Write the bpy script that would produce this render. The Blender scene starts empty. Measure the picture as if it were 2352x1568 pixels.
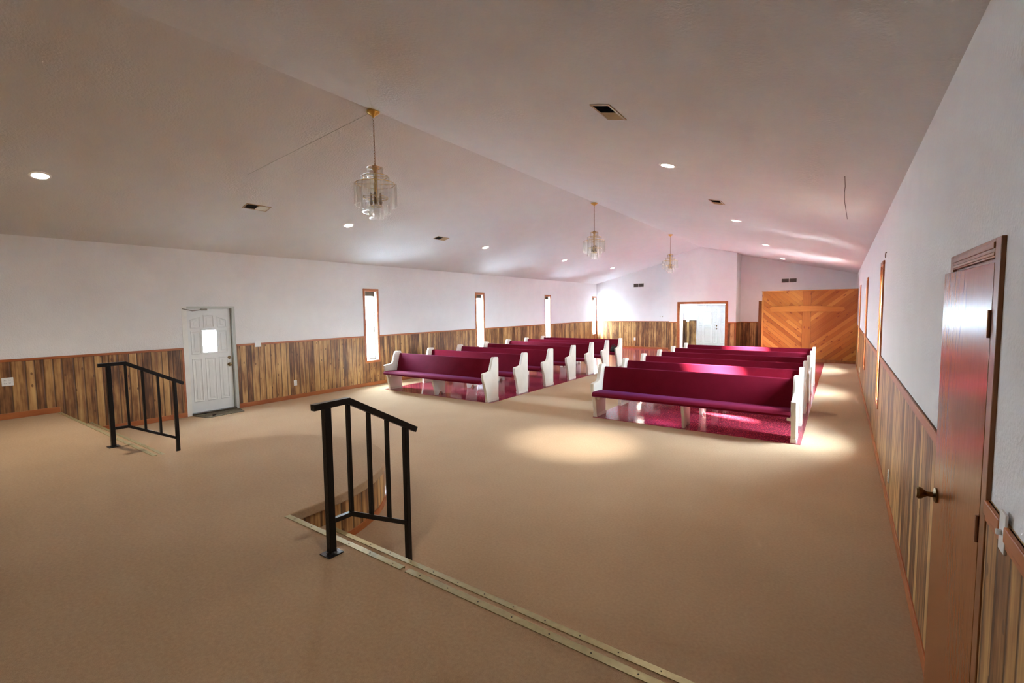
import bpy, bmesh, math, random
from mathutils import Vector, Matrix
random.seed(7)
S = bpy.context.scene
C = S.collection
PI = math.pi

# ---------------------------------------------------------------- room numbers (metres)
XL, XR0, SK = -9.46, .405, .0032          # left wall, right wall at y=0 and how much it runs out of square
XM, ZE, ZR = -4.547, 2.963, 4.192         # ridge line, eave height, ridge height
SL = (ZR - ZE) / (XM - XL)                # roof slope
HS, YS, TR = .399, 1.724, .311            # stage height, stage edge, tread depth
YB, YF, YV = 20.437, 19.5, 22.0           # rear wall, vestibule front, entrance wall
VX0, VX1 = -5.78, -3.25                   # vestibule corners
YFRONT = -2.8
WT = .13
ZW = 1.23                                 # wainscot height
def xr(y): return XR0 + SK * y
def zc(x): return ZE + SL * (x - XL) if x < XM else ZR - SL * (x - XM)

# ---------------------------------------------------------------- materials
MATS = {}
class NT:
    def __init__(s, name):
        s.m = bpy.data.materials.new(name); s.m.use_nodes = True
        s.t = s.m.node_tree; s.b = s.t.nodes['Principled BSDF']; s.out = s.t.nodes['Material Output']
        MATS[name] = s.m
    def n(s, ty, ins=None, **kw):
        d = s.t.nodes.new(ty)
        for k, v in kw.items(): setattr(d, k, v)
        for k, v in (ins or {}).items(): s.set(d, k, v)
        return d
    def set(s, d, k, v):
        if hasattr(v, 'is_output'): s.t.links.new(v, d.inputs[k])
        elif hasattr(v, 'outputs'): s.t.links.new(v.outputs[0], d.inputs[k])
        else: d.inputs[k].default_value = v
    def p(s, **kw):
        for k, v in kw.items():
            s.set(s.b, {'col': 'Base Color', 'rough': 'Roughness', 'metal': 'Metallic', 'spec': 'Specular IOR Level', 'norm': 'Normal',
                        'sheen': 'Sheen Weight', 'coat': 'Coat Weight', 'ecol': 'Emission Color', 'estr': 'Emission Strength'}[k], v)
        return s
    def math(s, op, a, b=0., c=None):
        d = s.n('ShaderNodeMath', operation=op); s.set(d, 0, a); s.set(d, 1, b)
        if c is not None: s.set(d, 2, c)
        return d.outputs[0]
    def noise(s, vec, scale, detail=2., rough=.5):
        return s.n('ShaderNodeTexNoise', {'Vector': vec, 'Scale': scale, 'Detail': detail, 'Roughness': rough}).outputs['Fac']
    def ramp(s, fac, stops):
        d = s.n('ShaderNodeValToRGB', {'Fac': fac}); e = d.color_ramp.elements
        while len(e) < len(stops): e.new(.5)
        for q, (pos, col) in zip(e, stops): q.position = pos; q.color = tuple(col) + (1,)
        return d.outputs['Color']
    def mix(s, fac, a, b, blend='MIX'):
        d = s.n('ShaderNodeMix', data_type='RGBA', blend_type=blend)
        s.set(d, 0, fac); s.set(d, 6, a); s.set(d, 7, b); return d.outputs[2]
    def bump(s, h, strength, dist=.01):
        return s.n('ShaderNodeBump', {'Height': h, 'Strength': strength, 'Distance': dist}).outputs[0]
    def obj(s): return s.n('ShaderNodeTexCoord').outputs['Object']
    def geo(s): return s.n('ShaderNodeNewGeometry').outputs['Position']
    def uv(s): return s.n('ShaderNodeTexCoord').outputs['UV']
    def mapped(s, vec, scale):
        return s.n('ShaderNodeMapping', {'Vector': vec, 'Scale': scale}).outputs[0]
def c4(r, g, b): return (r, g, b, 1)

def plain(name, col, rough=.5, metal=0., spec=.5, var=.06, vs=6., bs=0., bsc=80.):
    t = NT(name); v = t.obj(); nz = t.noise(v, vs, 3.)
    a = tuple(max(0, q * (1 - var)) for q in col); b = tuple(q * (1 + var) for q in col)
    t.p(col=t.ramp(nz, [(.3, a), (.7, b)]), rough=rough, metal=metal, spec=spec)
    if bs: t.p(norm=t.bump(t.noise(v, bsc, 4.), bs))
    return t.m

def painted(name, col, scale, strength, rough=.85):
    t = NT(name); v = t.geo()
    a = t.noise(v, scale, 3., .55); b = t.noise(v, scale * .07, 2.)
    t.p(col=t.ramp(b, [(.3, tuple(q * .97 for q in col)), (.7, col)]), rough=rough, spec=.25, norm=t.bump(a, strength, .009)); return t.m
painted('wall_paint', (.80, .795, .79), 55, .55)
painted('ceiling_stipple', (.66, .645, .63), 42, .8)
painted('grey_jamb_paint', (.55, .57, .53), 30, .1, .5)

t = NT('carpet'); v = t.geo()
f = t.noise(v, 380, 2., .7); g = t.noise(v, 55, 3.); h = t.noise(v, .9, 3.)
k = t.math('ADD', t.math('MULTIPLY', f, .5), t.math('ADD', t.math('MULTIPLY', g, .3), t.math('MULTIPLY', h, .25)))
t.p(col=t.ramp(k, [(.30, (.345, .220, .115)), (.72, (.585, .398, .236))]), rough=.95, spec=.1, norm=t.bump(f, .7, .006)); t.b.inputs['Sheen Weight'].default_value = .15

t = NT('vinyl_tile'); v = t.geo()
sp = t.n('ShaderNodeTexVoronoi', {'Vector': v, 'Scale': 95.}).outputs['Color']
f = t.n('ShaderNodeSeparateColor', {0: sp}).outputs[0]
br = t.n('ShaderNodeTexBrick', {'Vector': v, 'Scale': 1., 'Mortar Size': .0012, 'Brick Width': .305, 'Row Height': .305, 'Color1': c4(.30, .022, .048), 'Color2': c4(.27, .020, .043), 'Mortar': c4(.13, .012, .02)}, offset=0.)
sc_ = t.noise(v, 3.5, 4.)
t.p(col=t.mix(t.math('MULTIPLY', t.math('GREATER_THAN', f, .86), .55), br.outputs[0], c4(.52, .17, .17)), rough=t.math('MULTIPLY_ADD', sc_, .05, .10), spec=.55, norm=t.bump(t.noise(v, 1.6, 1.), .02, .02))

t = NT('plank_paneling'); uv = t.uv(); s_ = t.n('ShaderNodeSeparateXYZ', {0: uv}); u, vv = s_.outputs[0], s_.outputs[1]
W = t.math('MULTIPLY', u, 9.2)
vo = t.n('ShaderNodeTexVoronoi', {'W': W, 'Scale': 1., 'Randomness': 1.}, voronoi_dimensions='1D')
ed = t.n('ShaderNodeTexVoronoi', {'W': W, 'Scale': 1., 'Randomness': 1.}, voronoi_dimensions='1D', feature='DISTANCE_TO_EDGE').outputs['Distance']
rnd = t.n('ShaderNodeSeparateColor', {0: vo.outputs['Color']}).outputs[0]
cv = t.n('ShaderNodeCombineXYZ', {0: t.math('MULTIPLY', u, 24.), 1: t.math('MULTIPLY', vv, 1.0), 2: t.math('MULTIPLY', rnd, 31.)}).outputs[0]
st = t.noise(cv, 1.1, 4., .6)
cv2 = t.n('ShaderNodeCombineXYZ', {0: t.math('MULTIPLY', u, 7.), 1: t.math('MULTIPLY', vv, 2.4), 2: rnd}).outputs[0]
bl = t.noise(cv2, 1., 3., .6)
cv3 = t.n('ShaderNodeCombineXYZ', {0: t.math('MULTIPLY', u, 90.), 1: t.math('MULTIPLY', vv, 3.), 2: rnd}).outputs[0]
gr = t.noise(cv3, 1., 3.)
fac = t.math('ADD', t.math('MULTIPLY_ADD', rnd, .42, -.06), t.math('ADD', t.math('MULTIPLY_ADD', st, 1.0, -.19), t.math('MULTIPLY_ADD', bl, .75, -.17)))
fac = t.math('ADD', fac, t.math('MULTIPLY_ADD', gr, .22, -.19))
col = t.ramp(fac, [(.30, (.105, .042, .015)), (.49, (.255, .112, .038)), (.65, (.43, .225, .075)), (.90, (.63, .38, .145))])
kv = t.n('ShaderNodeCombineXYZ', {0: t.math('MULTIPLY', u, 9.), 1: t.math('MULTIPLY', vv, 4.5)}).outputs[0]
kd = t.n('ShaderNodeTexVoronoi', {'Vector': kv, 'Scale': 1.}, voronoi_dimensions='2D').outputs['Distance']
kvo = t.n('ShaderNodeTexVoronoi', {'Vector': kv, 'Scale': 1.}, voronoi_dimensions='2D').outputs['Color']
kg = t.math('MULTIPLY', t.math('LESS_THAN', kd, .10), t.math('GREATER_THAN', t.n('ShaderNodeSeparateColor', {0: kvo}).outputs[0], .72))
col = t.mix(t.math('MULTIPLY', kg, .8), col, c4(.13, .055, .022))
mr = t.n('ShaderNodeMapRange', {'Value': ed, 'From Min': .01, 'From Max': .13}).outputs[0]
col = t.mix(mr, c4(.10, .048, .022), col)
t.p(col=col, rough=.42, spec=.4, norm=t.bump(mr, .5, .004))

def wood(name, a, b, rough, scale=(9, 9, 9), coat=0.):
    t = NT(name); v = t.mapped(t.obj(), scale); g = t.noise(v, 1., 5., .6); h = t.noise(t.obj(), 2.3, 2.)
    k = t.math('ADD', t.math('MULTIPLY', g, .7), t.math('MULTIPLY', h, .3))
    t.p(col=t.ramp(k, [(.34, a), (.66, b)]), rough=rough, spec=.45); t.b.inputs['Coat Weight'].default_value = coat; return t.m
wood('trim_wood', (.32, .085, .020), (.46, .150, .040), .38, (14, 3, 14))
wood('door_veneer', (.27, .092, .026), (.34, .122, .038), .24, (170, 170, 5))
wood('casing_dark', (.20, .072, .022), (.33, .125, .040), .35, (14, 14, 3))

t = NT('knotty_pine'); uv = t.uv()
at = t.n('ShaderNodeAttribute', attribute_name='tint').outputs['Fac']
gv = t.mapped(uv, (2.2, 45, 1)); g = t.noise(gv, 1., 4., .6)
k = t.math('ADD', t.math('MULTIPLY', at, .62), t.math('MULTIPLY', g, .42))
col = t.ramp(k, [(.15, (.29, .078, .013)), (.5, (.42, .142, .026)), (.9, (.58, .26, .058))])
kd = t.n('ShaderNodeTexVoronoi', {'Vector': t.mapped(uv, (2.6, 6.5, 1)), 'Scale': 1.}, voronoi_dimensions='2D').outputs['Distance']
kc = t.n('ShaderNodeSeparateColor', {0: t.n('ShaderNodeTexVoronoi', {'Vector': t.mapped(uv, (2.6, 6.5, 1)), 'Scale': 1.}, voronoi_dimensions='2D').outputs['Color']}).outputs[0]
kf = t.math('MAXIMUM', t.n('ShaderNodeMapRange', {'Value': kd, 'From Min': .05, 'From Max': .15}).outputs[0], t.math('LESS_THAN', kc, .48))
t.p(col=t.mix(kf, c4(.22, .045, .012), col), rough=.38, spec=.4)

t = NT('burgundy_fabric'); v = t.obj(); f = t.noise(v, 420, 2.); g = t.noise(v, 7, 3.)
k = t.math('ADD', t.math('MULTIPLY', f, .5), t.math('MULTIPLY', g, .5))
t.p(col=t.ramp(k, [(.3, (.115, .0035, .0105)), (.7, (.155, .0050, .0155))]), rough=.9, spec=.08, norm=t.bump(f, .35, .003))
t.b.inputs['Sheen Weight'].default_value = .12; t.b.inputs['Sheen Roughness'].default_value = .45; t.b.inputs['Sheen Tint'].default_value = c4(.6, .25, 1.)  # violet sheen tint puts the blue skylight glare into the colour

plain('pew_paint', (.74, .69, .60), .42, spec=.4, var=.05, vs=4, bs=.06, bsc=25)
plain('pew_plinth', (.70, .65, .56), .5)
plain('door_paint', (.74, .75, .73), .4, var=.03)
plain('black_iron', (.006, .006, .007), .3, .2, .5, bs=.15, bsc=120)
plain('brass', (.62, .40, .12), .28, 1., var=.1)
plain('antique_brass', (.20, .14, .07), .32, 1., var=.15)
plain('chain_brass', (.30, .16, .08), .4, .8, var=.2)
plain('nosing_strip', (.40, .345, .175), .38, .35, var=.1, vs=30)
plain('nail_head', (.06, .05, .03), .5, .5)
plain('white_plastic', (.80, .80, .78), .35, var=.02)
plain('vent_tan', (.40, .27, .13), .4, .3, var=.1)
plain('vent_grey', (.27, .24, .20), .5, .2, var=.1)
plain('hole_shade', (.012, .010, .008), .9)  # near black, stands for the shade inside openings
plain('mat_rubber', (.15, .125, .085), .95, var=.35, vs=25, bs=.5, bsc=90)
plain('crumb', (.02, .016, .012), .9)
plain('black_nylon', (.012, .012, .013), .7, bs=.3, bsc=60)
plain('white_trim', (.78, .77, .72), .4)
plain('bronze_metal', (.08, .055, .035), .4, .8)
plain('hinge_metal', (.30, .15, .08), .35, .8)
plain('asphalt', (.36, .37, .38), .95, var=.15, vs=1.5)
plain('gravel', (.48, .47, .45), .95, var=.12, vs=3)
plain('sill_white', (.78, .78, .80), .4)
plain('wire_dark', (.12, .08, .07), .6)

t = NT('window_glass')
tr = t.n('ShaderNodeBsdfTransparent', {'Color': c4(.96, .98, .98)}); gl = t.n('ShaderNodeBsdfGlossy', {'Roughness': .02})
lw = t.math('MULTIPLY_ADD', t.math('POWER', t.n('ShaderNodeLayerWeight', {'Blend': .5}).outputs['Facing'], 5.), .9, .04)
mx = t.n('ShaderNodeMixShader', {0: lw, 1: tr, 2: gl}); t.t.links.new(mx.outputs[0], t.out.inputs[0])
t = NT('crystal_glass')
tr = t.n('ShaderNodeBsdfTransparent', {'Color': c4(.998, 1., .995)}); gl = t.n('ShaderNodeBsdfGlossy', {'Roughness': .12, 'Color': c4(1., 1., .98)})
df = t.n('ShaderNodeBsdfGlass', {'Color': c4(1., 1., .98), 'Roughness': .06, 'IOR': 1.5}); tl = t.n('ShaderNodeBsdfTranslucent', {'Color': c4(1., 1., .97)})
lw = t.n('ShaderNodeLayerWeight', {'Blend': .42}).outputs['Facing']
a = t.n('ShaderNodeMixShader', {0: .5, 1: gl, 2: df}); a = t.n('ShaderNodeMixShader', {0: .2, 1: a, 2: tl})
mx = t.n('ShaderNodeMixShader', {0: t.math('MULTIPLY_ADD', t.math('POWER', lw, 1.5), .7, .17), 1: tr, 2: a}); t.t.links.new(mx.outputs[0], t.out.inputs[0])
t = NT('lit_lens'); t.p(col=c4(.9, .9, .85), ecol=c4(1, .93, .80), estr=28.)
t = NT('lit_panel'); t.p(col=c4(.9, .9, .9), ecol=c4(.85, .95, 1.), estr=9.)
M = MATS

# ---------------------------------------------------------------- mesh helpers
class MB:
    def __init__(s, skew=False):
        s.bm = bmesh.new(); s.skew = skew
    def face(s, pts):
        return s.bm.faces.new([s.bm.verts.new(p) for p in pts])
    def box(s, x0, x1, y0, y1, z0, z1, bev=0.):
        x0, x1 = sorted((x0, x1)); y0, y1 = sorted((y0, y1)); z0, z1 = sorted((z0, z1))
        r = bmesh.ops.create_cube(s.bm, size=1.)['verts']
        for v in r: v.co = Vector(((x0 + x1) / 2 + v.co.x * (x1 - x0), (y0 + y1) / 2 + v.co.y * (y1 - y0), (z0 + z1) / 2 + v.co.z * (z1 - z0)))
        if bev:
            es = list({e for v in r for e in v.link_edges})
            bmesh.ops.bevel(s.bm, geom=es, offset=bev, segments=2, affect='EDGES', profile=.5)
        return s
    def prism(s, pts, axis, a, b, bev=0.):
        """pts: 2-D outline; axis 'x': (y,z) swept in x; 'y': (x,z) swept in y; 'z': (x,y) swept in z"""
        def P(p, q): return {'x': (q, p[0], p[1]), 'y': (p[0], q, p[1]), 'z': (p[0], p[1], q)}[axis]
        va = [s.bm.verts.new(P(p, a)) for p in pts]; vb = [s.bm.verts.new(P(p, b)) for p in pts]
        fs = [s.bm.faces.new(va), s.bm.faces.new(vb[::-1])]
        n = len(pts)
        for i in range(n): fs.append(s.bm.faces.new((va[i], vb[i], vb[(i + 1) % n], va[(i + 1) % n])))
        bmesh.ops.recalc_face_normals(s.bm, faces=fs)
        if bev:
            es = list({e for f in fs[:2] for e in f.edges})
            bmesh.ops.bevel(s.bm, geom=es, offset=bev, segments=2, affect='EDGES', profile=.5)
        return s
    def lathe(s, prof, c=(0, 0, 0), n=24, axis='z'):
        rings = []
        for r, h in prof:
            ring = []
            for i in range(n):
                a = 2 * PI * i / n; p = (r * math.cos(a), r * math.sin(a), h)
                if axis == 'x': p = (h, r * math.cos(a), r * math.sin(a))
                if axis == 'y': p = (r * math.cos(a), h, r * math.sin(a))
                ring.append(s.bm.verts.new(Vector(p) + Vector(c)))
            rings.append(ring)
        fs = []
        for A, B in zip(rings, rings[1:]):
            for i in range(n): fs.append(s.bm.faces.new((A[i], A[(i + 1) % n], B[(i + 1) % n], B[i])))
        for R in (rings[0], rings[-1][::-1]): fs.append(s.bm.faces.new(R))
        bmesh.ops.recalc_face_normals(s.bm, faces=fs); return s
    def tube(s, pts, r, n=8, square=False):
        pts = [Vector(p) for p in pts]; rings = []
        for i, p in enumerate(pts):
            d = (pts[min(i + 1, len(pts) - 1)] - pts[max(i - 1, 0)]).normalized()
            k = 1.
            if 0 < i < len(pts) - 1:
                k = 1 / max(.3, math.cos((pts[i + 1] - p).angle(p - pts[i - 1]) / 2))
            side = d.cross(Vector((0, 0, 1)));
            if side.length < .01: side = Vector((1, 0, 0))
            side.normalize(); up = side.cross(d).normalized(); rr = r[i] if isinstance(r, (list, tuple)) else r
            m = 4 if square else n; ring = []
            for j in range(m):
                a = 2 * PI * (j + .5) / m; q = rr * (math.sqrt(2) if square else 1)
                ring.append(s.bm.verts.new(p + side * math.cos(a) * q + up * math.sin(a) * q * k))
            rings.append(ring)
        fs = []; m = len(rings[0])
        for A, B in zip(rings, rings[1:]):
            for i in range(m): fs.append(s.bm.faces.new((A[i], A[(i + 1) % m], B[(i + 1) % m], B[i])))
        fs += [s.bm.faces.new(rings[0]), s.bm.faces.new(rings[-1][::-1])]
        bmesh.ops.recalc_face_normals(s.bm, faces=fs); return s
    def holed(s, u0, u1, z0, z1, holes, fn):
        """rectangle u0..u1 x z0..z1 minus holes, as boxes fn(ua,ub,za,zb)"""
        us = sorted({u0, u1, *[h[i] for h in holes for i in (0, 1)]}); us = [u for u in us if u0 <= u <= u1]
        for a, b in zip(us, us[1:]):
            cuts = sorted((max(z0, h[2]), min(z1, h[3])) for h in holes if h[0] <= a + 1e-6 and h[1] >= b - 1e-6 and h[2] < z1 and h[3] > z0)
            z = z0
            for p, q in cuts:
                if p - z > 1e-4: fn(a, b, z, p)
                z = max(z, q)
            if z1 - z > 1e-4: fn(a, b, z, z1)
        return s
def worldloc(o):
    v = Vector((0, 0, 0))
    while o: v += o.location; o = o.parent
    return v
def link(name, mb, mat, parent=None, smooth=False, local=False, uvf=None, angle=35):
    bm = mb.bm
    if mb.skew:
        for v in bm.verts: v.co.x += SK * v.co.y
    bm.normal_update()
    ul = bm.loops.layers.uv.get('UVMap') or None
    if ul is None:
        ul = bm.loops.layers.uv.new('UVMap')
        for f in bm.faces:
            n = f.normal
            for l in f.loops:
                c = l.vert.co
                if uvf: l[ul].uv = uvf(c, n)
                elif abs(n.z) > .7: l[ul].uv = (c.x, c.y)
                elif abs(n.x) > abs(n.y): l[ul].uv = (c.y + 3.3, c.z)
                else: l[ul].uv = (c.x + 41.7, c.z)
    off = worldloc(parent) if (parent and not local) else Vector((0, 0, 0))
    for v in bm.verts: v.co -= off
    me = bpy.data.meshes.new(name); bm.to_mesh(me); bm.free()
    me.materials.append(M[mat])
    if smooth:
        for p in me.polygons: p.use_smooth = True
        me.set_sharp_from_angle(angle=math.radians(angle))
    o = bpy.data.objects.new(name, me); C.objects.link(o)
    if parent: o.parent = parent
    return o
def tag(o, label, cat, group=None, kind=None):
    o['label'] = label; o['category'] = cat
    if group: o['group'] = group
    if kind: o['kind'] = kind
    return o
def thing(name, label, cat, loc=(0, 0, 0), rot=(0, 0, 0), group=None, kind=None):
    o = bpy.data.objects.new(name, None); C.objects.link(o); o.empty_display_size = .1
    o.location = loc; o.rotation_euler = rot
    return tag(o, label, cat, group, kind)
def dup(root, loc, label):
    r = root.copy(); C.objects.link(r); r.location = loc; r['label'] = label
    def rec(a, b):
        for ch in list(a.children):
            k = ch.copy(); C.objects.link(k); k.parent = b; rec(ch, k)
    rec(root, r); return r
def struct(name, mb, mat, label, cat, **kw):
    return tag(link(name, mb, mat, **kw), label, cat, kind='structure')

# ---------------------------------------------------------------- window layout
WIN = [(7.19, 7.65), (11.44, 11.90), (15.68, 16.15), (19.94, 20.40)]
WZ0, WZ1, CW = .565, 2.385, .052
DOOR = (3.365, 4.245, 0., 1.965)
holesL = [(a + CW, b - CW, WZ0 + CW, WZ1 - CW) for a, b in WIN] + [DOOR]
RD = (2.115, 2.80, 0., 2.0)                # interior door opening on the right wall
WINR = [(a + .03, b + .03) for a, b in WIN]
WINR = WINR[:3]
holesR = [(a + CW, b - CW, WZ0 + CW, WZ1 - CW) for a, b in WINR]

# ---------------------------------------------------------------- floor, stage
struct('floor', MB().box(XL - .3, 1., YFRONT - .3, YV + .3, -.2, 0), 'carpet', 'beige carpet floor of the hall below the stage', 'floor')
tf = MB(); tf.box(-8.71, -5.585, 7.165, 14.25, 0, .006); tf.box(-3.385, -.375, 7.165, 14.25, 0, .006); tf.box(XL + .001, -.36, 14.25, 17.95, 0, .006); tf.box(XL + .001, xr(20) - .001, 17.95, YB, 0, .006)
struct('floor_tile', tf, 'vinyl_tile', 'glossy burgundy vinyl tile floor under the pews and across the back', 'floor')

def apron(inset=0., n=28):
    cx, hw, cy = -4.44, 1.245 - inset, 2.03
    pts = [(cx - hw, YS)]
    for i in range(n + 1):
        a = PI - PI * i / n
        pts.append((cx + hw * math.cos(a), cy + (1.235 - inset) * math.sin(a)))
    pts.append((cx + hw, YS)); return pts
ap = apron()
stage_top = [(XL, YFRONT), (XL, YS)] + ap + [(xr(YS), YS), (xr(YFRONT), YFRONT)]
# the carpet top with its rolled front edge
ap = apron()
st = MB(); st.prism([(XL, YFRONT), (xr(YFRONT), YFRONT), (xr(YS), YS)] + ap[::-1] + [(XL, YS)], 'z', HS - .075, HS, bev=.012)
st.prism([(XL, YFRONT), (XL, YS - .02), (xr(YS), YS - .02), (xr(YFRONT), YFRONT)], 'z', 0, HS - .06)
st.prism(apron(.035), 'z', .0, HS - .06)
stage = struct('stage_platform', st, 'carpet', 'raised carpeted stage with a rounded projecting front', 'stage')
ai = apron(.022); dist = [0.]
for a, b in zip(ai, ai[1:]): dist.append(dist[-1] + math.hypot(b[0] - a[0], b[1] - a[1]))
def ribbon(z0, z1, inset, thick, matname, name, parent):
    A = apron(inset); Bq = apron(inset + thick); mb = MB(); bm = mb.bm; ul = bm.loops.layers.uv.new('UVMap')
    va = [[bm.verts.new((p[0], p[1], z)) for z in (z0, z1)] for p in A]; vb = [[bm.verts.new((p[0], p[1], z)) for z in (z0, z1)] for p in Bq]
    fs = []
    for i in range(len(A) - 1):
        for quad, dd in (((va[i][0], va[i][1], va[i + 1][1], va[i + 1][0]), 0), ((va[i][1], vb[i][1], vb[i + 1][1], va[i + 1][1]), 1), ((vb[i][1], vb[i][0], vb[i + 1][0], vb[i + 1][1]), 2)):
            f = bm.faces.new(quad); fs.append(f)
            for l in f.loops:
                k = i + 1 if (l.vert in va[i + 1] or l.vert in vb[i + 1]) else i
                l[ul].uv = (dist[k] + 77, l.vert.co.z)
    bmesh.ops.recalc_face_normals(bm, faces=fs)
    return link(name, mb, matname, parent)
ribbon(0, HS - .06, .020, .02, 'plank_paneling', 'wainscot', stage)
ribbon(0, .055, .008, .012, 'trim_wood', 'base_trim', stage)
AX0, AX1 = ap[0][0], ap[-1][0]
SX0 = -9.30
# lower step on each side of the rounded front
step = struct('stage_step', MB().box(SX0, AX0 + .03, YS, YS + TR, 0, HS / 2).box(AX1 - .03, xr(2) - .001, YS, YS + TR, 0, HS / 2), 'carpet',
              'carpeted lower step along the front edge of the stage', 'step')
def strip(x0, x1, y, z, par):
    mb = MB(); mb.box(x0, x1, y - .034, y + .006, z, z + .004, bev=.0015); mb.box(x0, x1, y, y + .006, z - .02, z + .003)
    o = link('nosing_strip', mb, 'nosing_strip', par)
    nb = MB(); x = x0 + .1
    while x < x1:
        nb.lathe([(.004, 0), (.004, .0012)], (x, y - .014, z + .004), 8); x += .205
    link('nail', nb, 'nail_head', o); return o
strip(AX1 + .01, -1.98, YS, HS, stage); strip(-1.94, xr(1.7) - .02, YS, HS, stage)
strip(XL + .06, AX0 - .005, YS, HS, stage)
strip(SX0, AX0 - .005, YS + TR, HS / 2, step); strip(AX1 + .02, xr(2) - .02, YS + TR, HS / 2, step)

# ---------------------------------------------------------------- left wall
wl = MB(); wl.holed(YFRONT, YB + .2, 0, 3.4, holesL, lambda a, b, p, q: wl.box(XL - WT, XL, a, b, p, q))
wall_left = struct('wall_left', wl, 'wall_paint', 'long left wall, white paint above plank paneling', 'wall')
hw = [(a, b, WZ0, WZ1) for a, b in WIN] + [(DOOR[0] - .005, DOOR[1] + .005, 0, 2)]
mb = MB(); mb.holed(YFRONT, YB, 0, ZW, hw, lambda a, b, p, q: mb.box(XL, XL + .008, a, b, p, q)); link('wainscot', mb, 'plank_paneling', wall_left)
mb = MB(); mb.holed(YFRONT, YB, ZW - .03, ZW + .006, hw, lambda a, b, p, q: mb.box(XL, XL + .02, a, b, p, q, bev=.004))
mb.box(XL, XL + .014, DOOR[0] - .035, DOOR[0] - .003, .08, ZW - .03); link('chair_rail', mb, 'trim_wood', wall_left)
struct('baseboard_left', MB().box(XL, XL + .018, YS + .001, DOOR[0] - .003, 0, .085, bev=.004).box(XL, XL + .018, DOOR[1] + .003, YB - .02, 0, .085, bev=.004).box(XL, XL + .018, YFRONT, YS, HS, HS + .085, bev=.004),
       'trim_wood', 'orange stained wood baseboard along the left wall', 'baseboard')

# ---------------------------------------------------------------- right wall (slightly out of square)
R0 = XR0
wr = MB(True); wr.holed(YFRONT, YB + .2, 0, 3.4, holesR + [RD], lambda a, b, p, q: wr.box(R0, R0 + WT, a, b, p, q))
wall_right = struct('wall_right', wr, 'wall_paint', 'long right wall, white paint above plank paneling', 'wall')
hr = [(a, b, WZ0, WZ1) for a, b in WINR] + [(RD[0] - .068, RD[1] + .068, 0, 2.1)]
mb = MB(True); mb.holed(YFRONT, YB, 0, ZW, hr, lambda a, b, p, q: mb.box(R0 - .008, R0, a, b, p, q)); link('wainscot', mb, 'plank_paneling', wall_right)
mb = MB(True); mb.holed(YFRONT, YB, ZW - .045, ZW, hr + [(1.822, 1.878, 1, 1.3)], lambda a, b, p, q: (mb.box(R0 - .018, R0, a, b, p, q, bev=.004), mb.box(R0 - .012, R0 - .008, a, b, p - .02, p))); link('chair_rail', mb, 'trim_wood', wall_right)
struct('baseboard_right', MB(True).box(R0 - .018, R0, RD[1] + .07, YB - .02, 0, .085, bev=.004).box(R0 - .018, R0, YFRONT, YS, HS, HS + .085, bev=.004), 'trim_wood',
       'orange stained wood baseboard along the right wall', 'baseboard')

# ---------------------------------------------------------------- slit windows
def window(i, side, a, b, label):
    sk = side > 0; X = R0 if sk else XL; s = 1 if sk else -1       # s points outdoors
    w = thing('window_%d' % i, label, 'window', ((X + SK * (a + b) / 2) if sk else X, (a + b) / 2, WZ0), kind='structure')
    f = MB(sk)
    for p, q, r, t_ in ((a, b, WZ0, WZ0 + CW), (a, b, WZ1 - CW, WZ1), (a, a + CW, WZ0 + CW, WZ1 - CW), (b - CW, b, WZ0 + CW, WZ1 - CW)):
        f.box(X - s * .018, X + s * .001, p, q, r, t_, bev=.004)
    link('window_frame', f, 'trim_wood', w)
    j = MB(sk); e = .014; A, Bq, P, Q = a + CW, b - CW, WZ0 + CW, WZ1 - CW
    j.box(X - s * .004, X + s * WT, A, A + e, P, Q); j.box(X - s * .004, X + s * WT, Bq - e, Bq, P, Q); link('window_jamb', j, 'trim_wood' if sk else 'white_trim', w)  # left jambs coloured white to stand for daylight blowing out on them
    link('window_head', MB(sk).box(X - s * .004, X + s * WT, A + e, Bq - e, Q - e, Q), 'trim_wood', w)
    link('window_sill', MB(sk).box(X - s * .004, X + s * WT, A + e, Bq - e, P, P + .016, bev=.003), 'sill_white', w)
    h = MB(sk); x0, x1 = X + s * (WT - .045), X + s * (WT - .015)
    for p, q, r, t_ in ((A + e, A + .034, P + .016, Q - e), (Bq - .034, Bq - e, P + .016, Q - e), (A + .034, Bq - .034, P + .016, P + .05), (A + .034, Bq - .034, Q - .13, Q - e)): h.box(x0, x1, p, q, r, t_)
    link('sash', h, 'bronze_metal', w)
    link('window_pane', MB(sk).box(X + s * (WT - .032), X + s * (WT - .028), A + .034, Bq - .034, P + .05, Q - .13), 'window_glass', w)
names = ['nearest the white door', 'second from the white door', 'third from the white door', 'in the far corner']
for i, (a, b) in enumerate(WIN): window(i + 1, -1, a, b, 'tall slit window with orange frame in the left wall, ' + names[i])
names = ['nearest the brown door', 'second from the brown door', 'just in front of the pine screen', 'hidden behind the pine screen']
for i, (a, b) in enumerate(WINR): window(i + 5, 1, a, b, 'tall slit window with orange frame in the right wall, ' + names[i])

# ---------------------------------------------------------------- ceiling
ce = MB(); ce.prism([(XL - .6, zc(XL - .6)), (XM, ZR), (1., zc(1.)), (1., zc(1.) + .15), (XM, ZR + .15), (XL - .6, zc(XL - .6) + .15)], 'y', YFRONT - .2, YB + .25)
ceiling = struct('ceiling', ce, 'ceiling_stipple', 'pale vaulted ceiling with stippled texture and a central ridge', 'ceiling')
# thin taped seams fanning from the first chandelier
sm = MB()
for p, q in (((XM - .02, 3.70), (-6.55, 3.2)), ((XM + .02, 3.66), (-3.9, 3.1))):
    sm.tube([(p[0], p[1], zc(p[0]) - .0005), (q[0], q[1], zc(q[0]) - .0005)], .003, 5)
link('ceiling_seam', sm, 'grey_jamb_paint', ceiling)

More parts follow.
